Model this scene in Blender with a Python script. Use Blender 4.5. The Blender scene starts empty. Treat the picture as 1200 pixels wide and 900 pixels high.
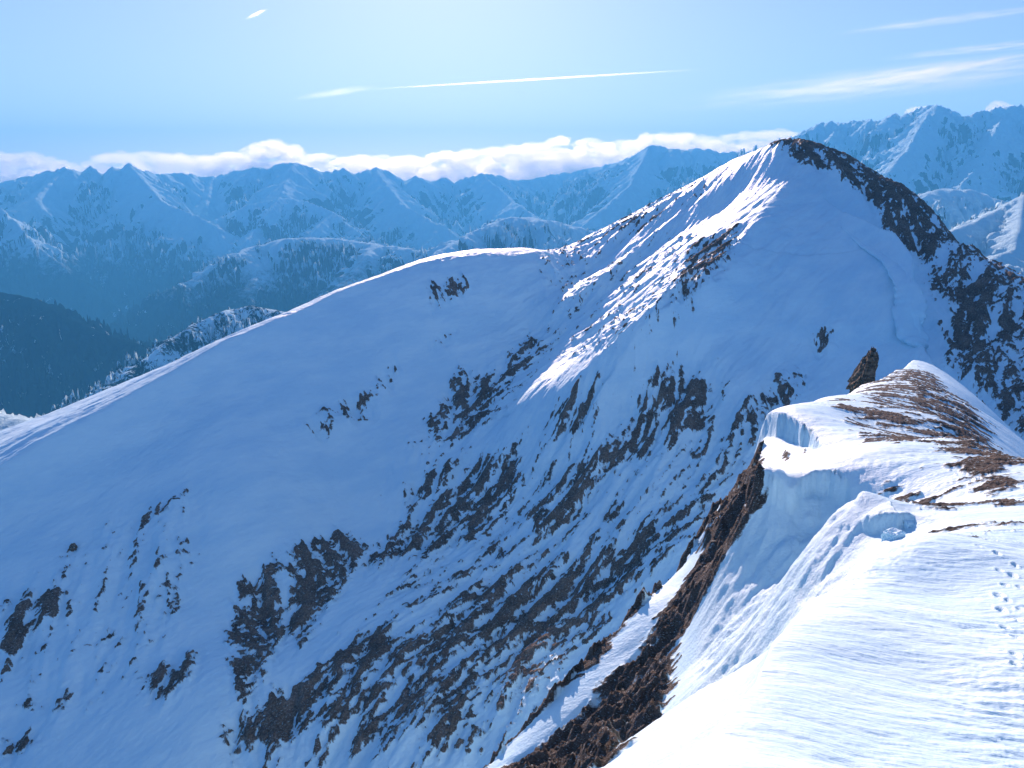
import bpy, math, random
import numpy as np
rng = np.random.default_rng(7)
random.seed(7)
C = bpy.context.scene.collection
F = 1000.0                      # focal length in photo pixels (photo 1200 x 900)
PITCH = math.radians(13.0)
CT, ST = math.cos(PITCH), math.sin(PITCH)
SUN_EL, SUN_AZ = math.radians(22.0), math.radians(-4.5)   # azimuth from +Y, negative = left

# ------------------------------------------------------------------ projection helpers
def ray(px, py):
    u = (px - 600.0) / F; v = (450.0 - py) / F
    return np.array([u, CT + v * ST, -ST + v * CT])
def at(px, py, d):
    r = ray(px, py); return r * (d / r[1])

# ------------------------------------------------------------------ noise
def _h(ix, iy, s):
    n = (ix.astype(np.int64) * 374761393 + iy.astype(np.int64) * 668265263 + s * 982451653) & 0xffffffff
    n = ((n ^ (n >> 13)) * 1274126177) & 0xffffffff
    n = ((n ^ (n >> 16)) * 2246822519) & 0xffffffff
    return (n ^ (n >> 15)) & 0xffffffff
_a = np.arange(1024) * 2 * math.pi / 1024; GC = np.cos(_a).astype(np.float32); GS = np.sin(_a).astype(np.float32)
def perlin(x, y, seed=0):
    ix = np.floor(x); iy = np.floor(y); fx = (x - ix).astype(np.float32); fy = (y - iy).astype(np.float32)
    ix = ix.astype(np.int64); iy = iy.astype(np.int64)
    u = fx * fx * fx * (fx * (fx * 6 - 15) + 10); v = fy * fy * fy * (fy * (fy * 6 - 15) + 10)
    def g(dx, dy):
        k = _h(ix + dx, iy + dy, seed) & 1023
        return GC[k] * (fx - dx) + GS[k] * (fy - dy)
    a = g(0, 0); b = g(1, 0); c = g(0, 1); d = g(1, 1)
    return ((a + (b - a) * u) * (1 - v) + (c + (d - c) * u) * v) * 1.5
def fbm(x, y, o=4, seed=0, gain=.5, lac=2.03):
    s = 0; a = 1.; t = 0
    for i in range(o):
        s = s + a * perlin(x, y, seed + i * 17); t += a; a *= gain; x = x * lac + 13.7; y = y * lac - 7.3
    return s / t
def ridged(x, y, o=4, seed=0, gain=.5, lac=2.07):
    s = 0; a = 1.; t = 0; w = 1.
    for i in range(o):
        n = 1 - np.abs(perlin(x, y, seed + i * 31)); n = n * n
        s = s + a * n * w; t += a; w = np.clip(n * 1.6, 0, 1); a *= gain; x = x * lac + 5.1; y = y * lac + 9.2
    return s / t
def sstep(a, b, x):
    t = np.clip((x - a) / (b - a), 0, 1); return t * t * (3 - 2 * t)
def gullies(x, y, gx, gy, seed):
    """wave noise whose furrows run down the gradient (gx, gy); x, y in cells"""
    ix = np.floor(x).astype(np.int64); iy = np.floor(y).astype(np.int64)
    fx = (x - ix).astype(np.float32); fy = (y - iy).astype(np.float32)
    m = np.sqrt(gx * gx + gy * gy) + 1e-6
    dx, dy = (-gy / m).astype(np.float32), (gx / m).astype(np.float32)
    s = 0; w = 0
    for i in (-1, 0, 1):
        for j in (-1, 0, 1):
            hh = _h(ix + i, iy + j, seed)
            ox = (hh & 1023).astype(np.float32) / 1024; oy = ((hh >> 10) & 1023).astype(np.float32) / 1024
            ph = ((hh >> 20) & 1023).astype(np.float32) * np.float32(2 * math.pi / 1024)
            px = fx - i - ox; py = fy - j - oy
            ww = np.exp(-2.5 * (px * px + py * py))
            s = s + ww * np.cos(6.283 * (px * dx + py * dy) * 1.1 + ph * .6); w = w + ww
    return s / (w + 1e-5)

# ------------------------------------------------------------------ thin-plate surface through control points
class TPS:
    def __init__(s, pts, lam=.5, unit=100.):
        P = np.array(pts, float); s.u = unit; s.c = P[:, :2] / unit
        n = len(P); K = s.k(s.c, s.c) + np.eye(n) * lam / unit
        A = np.zeros((n + 3, n + 3)); A[:n, :n] = K; A[:n, n] = 1; A[:n, n + 1:] = s.c; A[n, :n] = 1; A[n + 1:, :n] = s.c.T
        s.w = np.linalg.solve(A, np.r_[P[:, 2], 0, 0, 0])
    def k(s, a, b):
        d = ((a[:, None, :] - b[None]) ** 2).sum(2); return .5 * d * np.log(d + 1e-12)
    def __call__(s, x, y):
        sh = x.shape; q = np.c_[x.ravel(), y.ravel()] / s.u; out = np.empty(len(q)); c = s.c.astype(np.float32); w = s.w.astype(np.float32)
        for i in range(0, len(q), 40000):
            b = q[i:i + 40000]; bf = b.astype(np.float32)
            d = (bf[:, 0:1] - c[None, :, 0]) ** 2 + (bf[:, 1:2] - c[None, :, 1]) ** 2
            out[i:i + 40000] = (.5 * d * np.log(d + 1e-9)) @ w[:-3] + s.w[-3] + b @ s.w[-2:]
        return out.reshape(sh)

def seg_dist(x, y, P):
    """distance to polyline P (n x k, xy first), index parameter, signed side (+ = right of travel)"""
    P = np.asarray(P, float); best = np.full(x.shape, 1e18); par = np.zeros(x.shape); side = np.zeros(x.shape)
    for i in range(len(P) - 1):
        a = P[i, :2]; b = P[i + 1, :2]; e = b - a; L = e @ e
        t = np.clip(((x - a[0]) * e[0] + (y - a[1]) * e[1]) / L, 0, 1)
        qx = x - a[0] - t * e[0]; qy = y - a[1] - t * e[1]; d = qx * qx + qy * qy
        m = d < best; best = np.where(m, d, best); par = np.where(m, i + t, par)
        side = np.where(m, np.sign(qx * e[1] - qy * e[0]), side)
    return np.sqrt(best), par, side
def inside(x, y, P):
    c = np.zeros(x.shape, bool); n = len(P)
    for i in range(n):
        x1, y1 = P[i][:2]; x2, y2 = P[(i + 1) % n][:2]
        if y1 == y2: continue
        c ^= ((y1 > y) != (y2 > y)) & (x < (x2 - x1) * (y - y1) / (y2 - y1) + x1)
    return c
def soft_poly(x, y, P, feather):
    """1 well inside polygon P, .5 on its outline, 0 outside"""
    P = np.asarray(P)[:, :2]; out = np.zeros(x.shape)
    lo = P.min(0) - 3 * feather; hi = P.max(0) + 3 * feather
    m = (x > lo[0]) & (x < hi[0]) & (y > lo[1]) & (y < hi[1])
    if not m.any(): return out
    xs, ys = x[m], y[m]
    d, _, _ = seg_dist(xs, ys, np.r_[P, P[:1]])
    s = np.where(inside(xs, ys, P), d, -d)
    out[m] = sstep(-feather, feather, s); return out
def hit(H, pts, lo, hi, n=700):
    """where rays through photo points meet the height function H"""
    R = np.array([ray(*p) for p in pts]); d = np.geomspace(lo, hi, n)
    X = R[:, 0:1] / R[:, 1:2] * d; Y = np.broadcast_to(d, X.shape); Z = R[:, 2:3] / R[:, 1:2] * d
    below = Z < H(X, Y.copy()); k = np.where(below.any(1), below.argmax(1), n - 1); i = np.arange(len(pts))
    return np.c_[X[i, k], Y[i, k], Z[i, k]]

# ------------------------------------------------------------------ mesh from polar grid
def polar(az0, az1, nA, r0, r1, nR):
    az = np.radians(np.linspace(az0, az1, nA)); r = np.geomspace(r0, r1, nR)
    A, R = np.meshgrid(az, r); return R * np.sin(A), R * np.cos(A)
def grid_mesh(name, X, Y, Z, mat, attrs={}, keep=None, kind='structure'):
    nR, nA = X.shape; idx = np.arange(nR * nA).reshape(nR, nA)
    q = np.stack([idx[:-1, :-1], idx[:-1, 1:], idx[1:, 1:], idx[1:, :-1]], -1).reshape(-1, 4)[:, ::-1]
    if keep is not None:
        kf = (keep[:-1, :-1] | keep[1:, :-1] | keep[:-1, 1:] | keep[1:, 1:]).ravel(); q = q[kf]
    used = np.zeros(nR * nA, bool); used[q.ravel()] = True
    remap = np.cumsum(used) - 1; q = remap[q]
    co = np.stack([X, Y, Z], -1).reshape(-1, 3)[used].astype(np.float32)
    me = bpy.data.meshes.new(name); me.vertices.add(len(co)); me.vertices.foreach_set('co', co.ravel())
    me.loops.add(q.size); me.loops.foreach_set('vertex_index', q.ravel().astype(np.int32))
    me.polygons.add(len(q)); me.polygons.foreach_set('loop_start', np.arange(0, q.size, 4, dtype=np.int32))
    me.polygons.foreach_set('use_smooth', np.ones(len(q), bool))
    me.update(calc_edges=True)
    for k, v in attrs.items():
        a = me.attributes.new(k, 'FLOAT', 'POINT'); a.data.foreach_set('value', v.reshape(-1)[used].astype(np.float32))
    me.materials.append(mat)
    o = bpy.data.objects.new(name, me); C.objects.link(o)
    if kind: o['kind'] = kind
    return o
def raw_mesh(name, V, Fc, mat, smooth=True):
    me = bpy.data.meshes.new(name); me.from_pydata([tuple(v) for v in V], [], Fc)
    me.polygons.foreach_set('use_smooth', [smooth] * len(me.polygons)); me.update(); me.materials.append(mat)
    o = bpy.data.objects.new(name, me); C.objects.link(o); return o
def tag(o, label, cat, group=None, kind=None):
    o['label'] = label; o['category'] = cat
    if group: o['group'] = group
    if kind: o['kind'] = kind
    return o

# ------------------------------------------------------------------ materials
class NT:
    def __init__(s, name):
        s.m = bpy.data.materials.new(name); s.m.use_nodes = True; s.t = s.m.node_tree; s.t.nodes.clear()
    def n(s, typ, **kw):
        o = s.t.nodes.new(typ)
        ins = kw.pop('i', {})
        for k, v in kw.items(): setattr(o, k, v)
        for k, v in ins.items():
            if isinstance(v, bpy.types.NodeSocket): s.t.links.new(v, o.inputs[k])
            else: o.inputs[k].default_value = v
        return o
    def math(s, op, a, b=0., c=0., clamp=False):
        return s.n('ShaderNodeMath', operation=op, use_clamp=clamp, i={0: a, 1: b, 2: c}).outputs[0]
    def noise(s, vec, scale, detail=4, rough=.55, lac=2.):
        return s.n('ShaderNodeTexNoise', i={'Vector': vec, 'Scale': scale, 'Detail': detail, 'Roughness': rough, 'Lacunarity': lac}).outputs['Fac']
    def ramp(s, fac, stops):
        r = s.n('ShaderNodeValToRGB', i={0: fac}); e = r.color_ramp.elements
        while len(e) < len(stops): e.new(.5)
        for k, (p, c) in zip(e, stops): k.position = p; k.color = (*c, 1)
        return r.outputs[0]
    def mix(s, f, a, b):
        m = s.n('ShaderNodeMix', data_type='RGBA', i={0: f}); 
        for k, v in ((6, a), (7, b)):
            if isinstance(v, bpy.types.NodeSocket): s.t.links.new(v, m.inputs[k])
            else: m.inputs[k].default_value = (*v, 1)
        return m.outputs[2]
    def mapped(s, scale, rotz=0., src='Object'):
        tc = s.n('ShaderNodeTexCoord').outputs[src]
        r = s.n('ShaderNodeMapping', i={'Vector': tc, 'Rotation': (0, 0, rotz)}).outputs[0]
        return s.n('ShaderNodeMapping', i={'Vector': r, 'Scale': scale}).outputs[0]
    def smooth(s, x, a, b):
        return s.n('ShaderNodeMapRange', interpolation_type='SMOOTHSTEP', i={0: x, 1: a, 2: b, 3: 0., 4: 1.}).outputs[0]

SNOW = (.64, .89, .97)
def terrain_material(name, unit, rotz, aniso, rock_stops, snow_bump=.3, rock_bump=1., rip=None, fine=1.0, edge=.035):
    """snow with bare rock where the painted 'rock' attribute plus fine streaky noise passes 0.5; unit = metres of the main pattern"""
    t = NT(name)
    st = t.mapped((aniso / unit, 1 / unit, 1 / unit), rotz); iso = t.mapped((1 / unit,) * 3)
    att = t.n('ShaderNodeAttribute', attribute_name='rock').outputs['Fac']
    n1 = t.noise(st, 1.3, 6, .65)
    f = t.math('ADD', att, t.math('MULTIPLY', t.math('SUBTRACT', n1, .5), fine))
    mask = t.smooth(f, .5 - edge, .5 + edge)
    big = t.noise(iso, .35, 5, .6); sm = t.noise(iso, 4., 6, .75)
    col = t.ramp(t.math('ADD', t.math('MULTIPLY', big, .35), t.math('MULTIPLY', sm, .65)), rock_stops)
    vor = t.n('ShaderNodeTexVoronoi', i={'Vector': st, 'Scale': 3.5, 'Randomness': 1.}).outputs['Distance']
    dust = t.smooth(t.noise(st, 9., 3, .6), .60, .68)
    col = t.mix(t.math('MULTIPLY', dust, .55), col, SNOW)
    rb = t.math('ADD', t.math('MULTIPLY', vor, .6), t.noise(st, 5., 6, .7))
    sb = t.noise(st, 1.6, 6, .6)
    if rip:
        cr = t.n('ShaderNodeAttribute', attribute_name='crumb').outputs['Fac']; cn = t.noise(t.mapped((2.2, 2.2, 2.2)), 1., 6, .75)
        rp = t.mapped((rip[1] / rip[0], 1 / rip[0], 1 / rip[0]), rip[2])
        sb = t.math('ADD', t.math('MULTIPLY', sb, .4), t.noise(rp, 1., 4, .55))
        sb = t.math('ADD', sb, t.math('MULTIPLY', t.math('MULTIPLY', cn, cr), 8.))
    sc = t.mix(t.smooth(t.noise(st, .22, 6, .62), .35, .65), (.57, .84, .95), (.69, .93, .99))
    bs = t.n('ShaderNodeBump', i={'Strength': snow_bump, 'Distance': unit * .25, 'Height': sb})
    br = t.n('ShaderNodeBump', i={'Strength': rock_bump, 'Distance': unit * .3, 'Height': rb})
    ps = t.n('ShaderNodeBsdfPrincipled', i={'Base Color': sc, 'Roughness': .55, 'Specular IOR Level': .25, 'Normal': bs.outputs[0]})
    pr = t.n('ShaderNodeBsdfPrincipled', i={'Base Color': col, 'Roughness': .95, 'Specular IOR Level': .15, 'Normal': br.outputs[0]})
    mx = t.n('ShaderNodeMixShader', i={0: mask, 1: ps.outputs[0], 2: pr.outputs[0]})
    t.n('ShaderNodeOutputMaterial', i={'Surface': mx.outputs[0]})
    return t.m

DARK = [(.30, (.012, .011, .010)), (.47, (.035, .029, .024)), (.6, (.075, .058, .043)), (.78, (.13, .10, .075))]
DARK2 = [(.30, (.026, .021, .018)), (.42, (.080, .060, .046)), (.50, (.15, .112, .082)), (.58, (.25, .19, .145)), (.70, (.38, .32, .25))]
BROWN = [(.30, (.022, .020, .018)), (.43, (.065, .056, .048)), (.53, (.12, .10, .083)), (.62, (.18, .145, .115)), (.74, (.32, .27, .22))]

# ================================================================== MAIN MOUNTAIN
sky_l = [(-200, 590, 362), (-100, 552, 384), (0, 510, 405), (60, 487, 420), (130, 457, 440), (200, 427, 462), (280, 393, 491), (350, 362, 515), (430, 330, 548),
         (500, 303, 585), (560, 293, 615), (620, 291, 640), (700, 272, 690), (760, 243, 692), (800, 222, 682), (833, 203, 667), (867, 185, 648),
         (895, 173, 622), (912, 168, 610), (943, 168, 600), (973, 177, 592), (1000, 192, 583), (1027, 208, 573), (1060, 221, 560), (1078, 233, 551), (1093, 256, 536), (1106, 275, 521), (1130, 291, 505), (1160, 308, 485),
         (1200, 330, 460), (1300, 375, 420), (1450, 430, 380)]
face = [(-200, 670, 325), (-100, 638, 346), (0, 591, 365), (60, 554, 381), (130, 515, 401), (200, 471, 425), (270, 426, 453), (330, 391, 481),
        (-150, 750, 310), (-150, 900, 262), (0, 640, 346), (0, 750, 308), (0, 900, 266), (100, 600, 366), (100, 750, 311), (100, 900, 265),
        (200, 520, 401), (200, 650, 347), (220, 800, 292), (200, 900, 264), (300, 450, 446), (300, 550, 395), (300, 640, 362),
        (400, 420, 485), (400, 520, 435), (400, 600, 400), (500, 400, 520), (500, 500, 460), (600, 380, 560), (560, 480, 475),
        (700, 320, 620), (630, 470, 440), (700, 400, 485), (720, 370, 515), (800, 370, 455), (880, 280, 502), (790, 290, 570), (940, 205, 565), (850, 240, 590),
        (860, 450, 400), (760, 480, 402), (700, 560, 380), (600, 560, 410), (480, 560, 425), (850, 560, 350), (800, 650, 308),
        (700, 700, 320), (600, 700, 332), (500, 700, 340), (400, 700, 346), (300, 720, 335), (250, 800, 292),
        (400, 800, 295), (500, 800, 288), (600, 800, 281), (700, 800, 274), (400, 900, 265), (500, 900, 255), (300, 900, 268),
        (900, 480, 385), (950, 430, 415), (1000, 400, 430), (950, 350, 455), (1000, 300, 500), (1000, 250, 537), (1065, 340, 468), (1055, 275, 519),
        (1078, 400, 428), (1110, 400, 425), (1110, 330, 478), (1150, 420, 400), (1200, 400, 415), (1200, 500, 350), (1150, 500, 360),
        (1200, 600, 300), (1350, 480, 360)]
def spline(P, m):
    P = np.array(P, float); n = len(P); Q = np.vstack([2 * P[0] - P[1], P, 2 * P[-1] - P[-2]]); out = []
    for i in range(n - 1):
        a, b, c, d = Q[i:i + 4]
        for t in np.arange(m) / m: out.append(.5 * (2 * b + (c - a) * t + (2 * a - 5 * b + 4 * c - d) * t * t + (3 * b - a - 3 * c + d) * t ** 3))
    return np.array(out + [P[-1]])
sky_l = [tuple(p) for p in spline(sky_l[:11], 3)] + sky_l[11:]
cp = [at(*p) for p in sky_l + face]
for p in sky_l:
    q = at(*p); r = q.copy(); n = q[:2] / np.linalg.norm(q[:2])
    r[:2] += n * 45; r[2] -= 16; cp.append(r.copy()); r[:2] += n * 130; r[2] -= 95; cp.append(r)
cp += [np.array(p, float) for p in [(60, 150, -205), (0, 150, -230), (-60, 200, -240), (30, 80, -220), (110, 200, -160), (170, 250, -115),
       (230, 250, -120), (-150, 170, -235), (-260, 200, -225), (100, 90, -160), (220, 130, -160), (0, 30, -220), (350, 200, -170), (-130, 60, -260)]]
tps_m = TPS(cp, lam=.02)

#   ribs: (photo points along the crest), rise width, drop width, height
ribs_px = [
    ([(935, 208), (905, 240), (870, 290), (835, 330), (795, 372), (745, 410), (690, 446), (632, 472)], [50, 55, 62, 75, 85, 90, 85, 50], 14, [1, 8, 12, 17, 22, 23, 19, 4]),   # L2
    ([(860, 205), (815, 238), (765, 275), (715, 318), (672, 350), (628, 382)], 34, 11, [0, 2, 6, 10, 9, 1]),                                         # L1
    ([(880, 330), (860, 345), (830, 372), (790, 402), (748, 436), (705, 482), (665, 525), (625, 552)], 19, 7, [4, 9, 12, 13, 12, 9, 5, 1]),             # L3
    ([(520, 302, 590), (470, 320, 560), (400, 350, 525), (330, 377, 483), (270, 407, 455), (200, 446, 427), (130, 486, 403), (60, 522, 383), (0, 555, 367), (-120, 612, 343)], [8, 10, 16, 27, 33, 36, 38, 40, 42, 42], 7, [.3, 2, 5, 8.5, 12, 14, 15.5, 16, 16, 16]),   # crest of the long left ridge
]
base_m = lambda x, y: tps_m(x, y)
ribs = []
for pts, w1, w2, A in ribs_px:
    if not isinstance(w1, list): w1 = [w1] * len(A)
    W_ = np.array([at(*p) for p in spline(pts, 4)]) if len(pts[0]) == 3 else None; pts = [p[:2] for p in pts]
    q4 = spline([(*p, a, w) for p, a, w in zip(pts, A, w1)], 4); pts = q4[:, :2]; A = q4[:, 2]; w1 = q4[:, 3]
    ribs.append((W_, w1, w2, A) if W_ is not None else (hit(base_m, [(px, py + a * 1.45) for (px, py), a in zip(pts, A)], 150, 900), w1, w2, A))
def rib_add(x, y, P, w1, w2, A):
    d, par, side = seg_dist(x, y, P)
    a = np.interp(par, range(len(A)), A); w1 = np.interp(par, range(len(A)), w1)
    t = side * d                       # + = camera/right side when walking down-left ... decided below
    q = np.clip(1 - t / w1, 0, 1); up = q * q * (1.6 - .6 * q) * 0 + np.where(q > .25, (q - .125) / .875, q * q * 2 / .875)
    dn = np.exp(-(np.clip(-t, 0, None) / w2) ** 1.3)
    return a * np.where(t > 0, up, dn)
scarp_m = hit(base_m, [(958, 200), (965, 240), (985, 265), (1010, 288), (1045, 312), (1066, 345), (1064, 378), (1072, 398), (1078, 408)], 150, 900)
def Hm(x, y, rough=False):
    z = tps_m(x, y)
    for P, w1, w2, A in ribs: z = z + rib_add(x, y, P, w1, w2, A)
    d, par, side = seg_dist(x, y, scarp_m)          # wind lip running down the summit snowfield
    a = np.interp(par, range(9), [0, 3, 8, 13, 16, 17, 16, 13, 4]); t = side * d
    z = z + a * np.where(t > 0, np.exp(-t / 42), np.exp(-(t / 1.6) ** 2))
    z = z + np.interp(par, range(9), [0, 0, .5, 1.5, 2.5, 3, 3, 3, 1]) * np.exp(-(d / 5.) ** 2)
    return z

rock_m = [  # photo polygons, density, feather (m)
    ([(880, 470), (940, 440), (900, 540), (840, 640), (700, 780), (600, 905), (255, 905), (300, 820), (420, 720), (470, 620), (560, 520), (640, 480), (760, 420), (830, 400)], .36, 22),
    ([(560, 440), (640, 360), (720, 300), (700, 360), (600, 480), (500, 560), (420, 600), (480, 500)], .30, 12),
    ([(0, 690), (120, 610), (250, 560), (240, 700), (180, 800), (0, 905)], .30, 14),
    ([(620, 300), (760, 236), (840, 220), (800, 250), (700, 300), (640, 350)], .32, 8),
    ([(560, 900), (600, 850), (700, 760), (800, 655), (850, 600), (900, 520), (870, 480), (800, 570), (700, 620), (640, 640), (560, 660), (520, 700), (430, 750), (330, 800), (270, 840), (265, 900)], .50, 18),
    ([(640, 880), (740, 720), (820, 640), (760, 640), (640, 680), (540, 700), (500, 760), (560, 800), (500, 900)], .03, 12),
    ([(760, 450), (820, 420), (835, 470), (800, 540), (720, 560), (690, 610), (620, 650), (600, 600), (700, 510)], .53, 10),
    ([(755, 440), (800, 425), (835, 450), (830, 500), (790, 520), (760, 490)], .60, 5),
    ([(640, 490), (680, 450), (700, 470), (680, 520), (650, 520)], .54, 4),
    ([(470, 560), (540, 520), (620, 520), (650, 580), (600, 640), (520, 660), (440, 680)], .44, 12),
    ([(650, 340), (730, 290), (800, 260), (870, 280), (800, 400), (700, 470), (640, 420)], .27, 8),
    ([(800, 300), (880, 260), (860, 310), (820, 350), (780, 400), (770, 380)], .50, 7),
    ([(490, 500), (540, 430), (580, 440), (620, 380), (650, 400), (560, 510), (500, 530)], .52, 7),
    ([(490, 590), (560, 530), (600, 515), (630, 550), (600, 600), (560, 640), (480, 660), (400, 680), (430, 640)], .54, 9),
    ([(330, 640), (400, 620), (440, 640), (400, 700), (350, 760), (330, 740)], .60, 6),
    ([(270, 690), (330, 650), (340, 740), (300, 830), (265, 810)], .60, 6),
    ([(265, 850), (310, 810), (360, 790), (420, 740), (470, 720), (480, 760), (400, 820), (320, 900), (265, 890)], .60, 7),
    ([(160, 790), (200, 770), (235, 765), (230, 810), (190, 835), (160, 820)], .52, 6),
    ([(0, 700), (60, 690), (98, 690), (60, 730), (20, 790), (0, 800)], .56, 6),
    ([(0, 860), (50, 855), (50, 880), (0, 895)], .50, 5),
    ([(345, 500), (400, 470), (440, 450), (465, 420), (470, 440), (440, 490), (380, 520)], .48, 6),
    ([(500, 335), (540, 318), (555, 330), (540, 355), (505, 370)], .52, 5),
    ([(500, 400), (540, 385), (530, 405), (500, 415)], .44, 4),
    ([(650, 340), (690, 300), (760, 240), (775, 240), (700, 310), (660, 345)], .36, 5),
    ([(140, 620), (200, 580), (235, 575), (190, 630), (150, 640)], .42, 6),
    ([(110, 690), (200, 650), (225, 660), (190, 740), (150, 720)], .42, 7),
    ([(180, 720), (215, 680), (215, 720), (180, 745)], .46, 4),
    ([(640, 480), (700, 440), (760, 400), (720, 460), (660, 520)], .47, 6),
    ([(950, 385), (985, 380), (985, 415), (955, 420)], .46, 4),
    ([(840, 500), (880, 460), (930, 430), (955, 440), (940, 470), (900, 500), (860, 560)], .50, 7),
    ([(900, 176), (912, 166), (945, 166), (975, 175), (1002, 190), (1030, 206), (1062, 218), (1082, 232), (1102, 268), (1116, 285), (1110, 325), (1078, 300), (1048, 276), (1025, 250), (995, 222), (975, 205), (940, 196), (915, 187)], .60, 6),
    ([(1030, 235), (1100, 290), (1150, 310), (1200, 350), (1220, 520), (1140, 470), (1105, 430), (1115, 360), (1090, 320), (1040, 270)], .52, 8),
    ([(1060, 250), (1300, 340), (1300, 560), (1180, 520), (1110, 440), (1100, 360), (1070, 300)], .485, 8),
    ([(1105, 330), (1160, 330), (1140, 400), (1110, 430), (1100, 400)], .14, 8),
]
rock_mw = [(hit(lambda x, y: Hm(x, y), P, 150, 900), d, f * 1.3) for P, d, f in rock_m]

nA, nR = 1150, 1350
X, Y = polar(-46, 50, nA, 110, 1000, nR)
Z = Hm(X, Y)
R_ = np.hypot(X, Y)
# gradient in world xy through the polar grid
def grad(X, Y, Z):
    Zr = np.gradient(Z, axis=0); Za = np.gradient(Z, axis=1)
    Xr = np.gradient(X, axis=0); Xa = np.gradient(X, axis=1); Yr = np.gradient(Y, axis=0); Ya = np.gradient(Y, axis=1)
    D = Xr * Ya - Xa * Yr
    return (Zr * Ya - Za * Yr) / D, (Xr * Za - Xa * Zr) / D
gx, gy = grad(X, Y, Z)
dens = np.zeros(X.shape)
for P, d, f in rock_mw: dens = np.where(d < .2, dens + d * soft_poly(X, Y, P, f), np.maximum(dens, d * soft_poly(X, Y, P, f)))
steep = np.hypot(gx, gy)
# crag relief: furrows down the fall line, stronger where rock shows
g1 = gullies(X / 34, Y / 34, gx, gy, 3); g2 = gullies(X / 13, Y / 13, gx, gy, 5); g3 = gullies(X / 5., Y / 5., gx, gy, 9)
amp = sstep(.05, .5, dens)
lz_ = 0
for k_ in (0, 1, 2): lz_ = np.maximum(lz_, np.exp(-(seg_dist(X, Y, ribs[k_][0])[0] / 55) ** 2))
dl_, _, _ = seg_dist(X, Y, ribs[3][0]); dl_ = sstep(8, 45, dl_); lz_ = np.maximum(lz_, .45 * (1 - dl_))
Z = Z + dl_ * g1 * (.5 + 3.0 * amp) * sstep(.35, .7, steep) + g2 * (.15 + 1.3 * amp) + g3 * (.03 + .45 * amp)
# rock pattern (streaks along the fall line)
a = math.radians(45); xs = (X * math.cos(a) + Y * math.sin(a)); ys = (-X * math.sin(a) + Y * math.cos(a))
wx = fbm(X / 18, Y / 18, 3, 40) * 6
pat = .34 * fbm((xs + wx) / 26, (ys + wx) / 9, 4, 50, .6) + .14 * g2 + .12 * g3 + .42 * fbm((xs + .3 * wx) / 10, (ys + wx) / 4., 5, 60, .7) + .42 * fbm((xs + .3 * wx) / 3.6, (ys + wx) / 1.5, 4, 65, .65)
lvl = dens + pat * .9 * sstep(0.02, .25, dens)
rockv = np.clip(lvl, 0, 1) * sstep(.02, .2, dens)
rm = sstep(.46, .54, lvl) * sstep(.02, .2, dens)
Z = Z + rm * (.5 + 1.3 * ridged(xs / 6, ys / 3, 4, 70)) + amp * .5 * fbm(X / 3, Y / 3, 3, 90)
# wind-packed drift texture on the open snow
Z = Z + (1 - rm) * (.5 * fbm(xs / 30, ys / 9, 4, 80) + .46 * fbm(xs / 9, ys / 2.6, 4, 85, .6) + 2.3 * fbm(xs / 48, ys / 6.5, 4, 88, .6) * lz_ + .5 * fbm(xs / 14, ys / 2.2, 3, 89, .6) * lz_ + .10 * ridged(xs / 5, ys / 1.6, 2, 87))
m_main = terrain_material('mountain_snow_and_rock', 3.0, -math.radians(45), .35, DARK2, .7, 1., fine=.34)
grid_mesh('mountain', X, Y, Z, m_main, {'rock': rockv})

# ================================================================== NEAR RIDGE
near = [(1200, 900, 15.5), (1000, 900, 15), (1400, 900, 16), (850, 875, 15.2), (798, 900, 14), (850, 838, 17), (885, 800, 19), (905, 755, 22), (950, 703, 27), (1000, 665, 32), (1035, 638, 36),
        (1100, 800, 20.5), (1000, 780, 21), (1100, 700, 28.5), (1200, 700, 27.5), (1200, 800, 20), (1400, 700, 27), (1100, 620, 41), (1200, 600, 42), (1400, 600, 41),
        (1060, 600, 45), (1000, 590, 49), (1100, 560, 56), (1000, 560, 60), (940, 560, 62), (890, 566, 62), (1200, 540, 62), (1400, 560, 60),
        (950, 535, 74), (1050, 520, 78), (1150, 520, 76), (1200, 640, 34), 
        (900, 497, 105), (950, 505, 96), (930, 478, 118), (965, 466, 130), (1000, 462, 145), (1010, 500, 102), (1050, 480, 120), (1100, 490, 108), (1010, 452, 170), (1030, 446, 215),
        (1070, 423, 290), (1050, 434, 245), (1095, 440, 255), (1100, 460, 170), (1140, 480, 170), (1160, 520, 105), (1200, 560, 95), (1200, 575, 80), (1300, 640, 70)]
ncp = [at(*p) for p in near]
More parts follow.
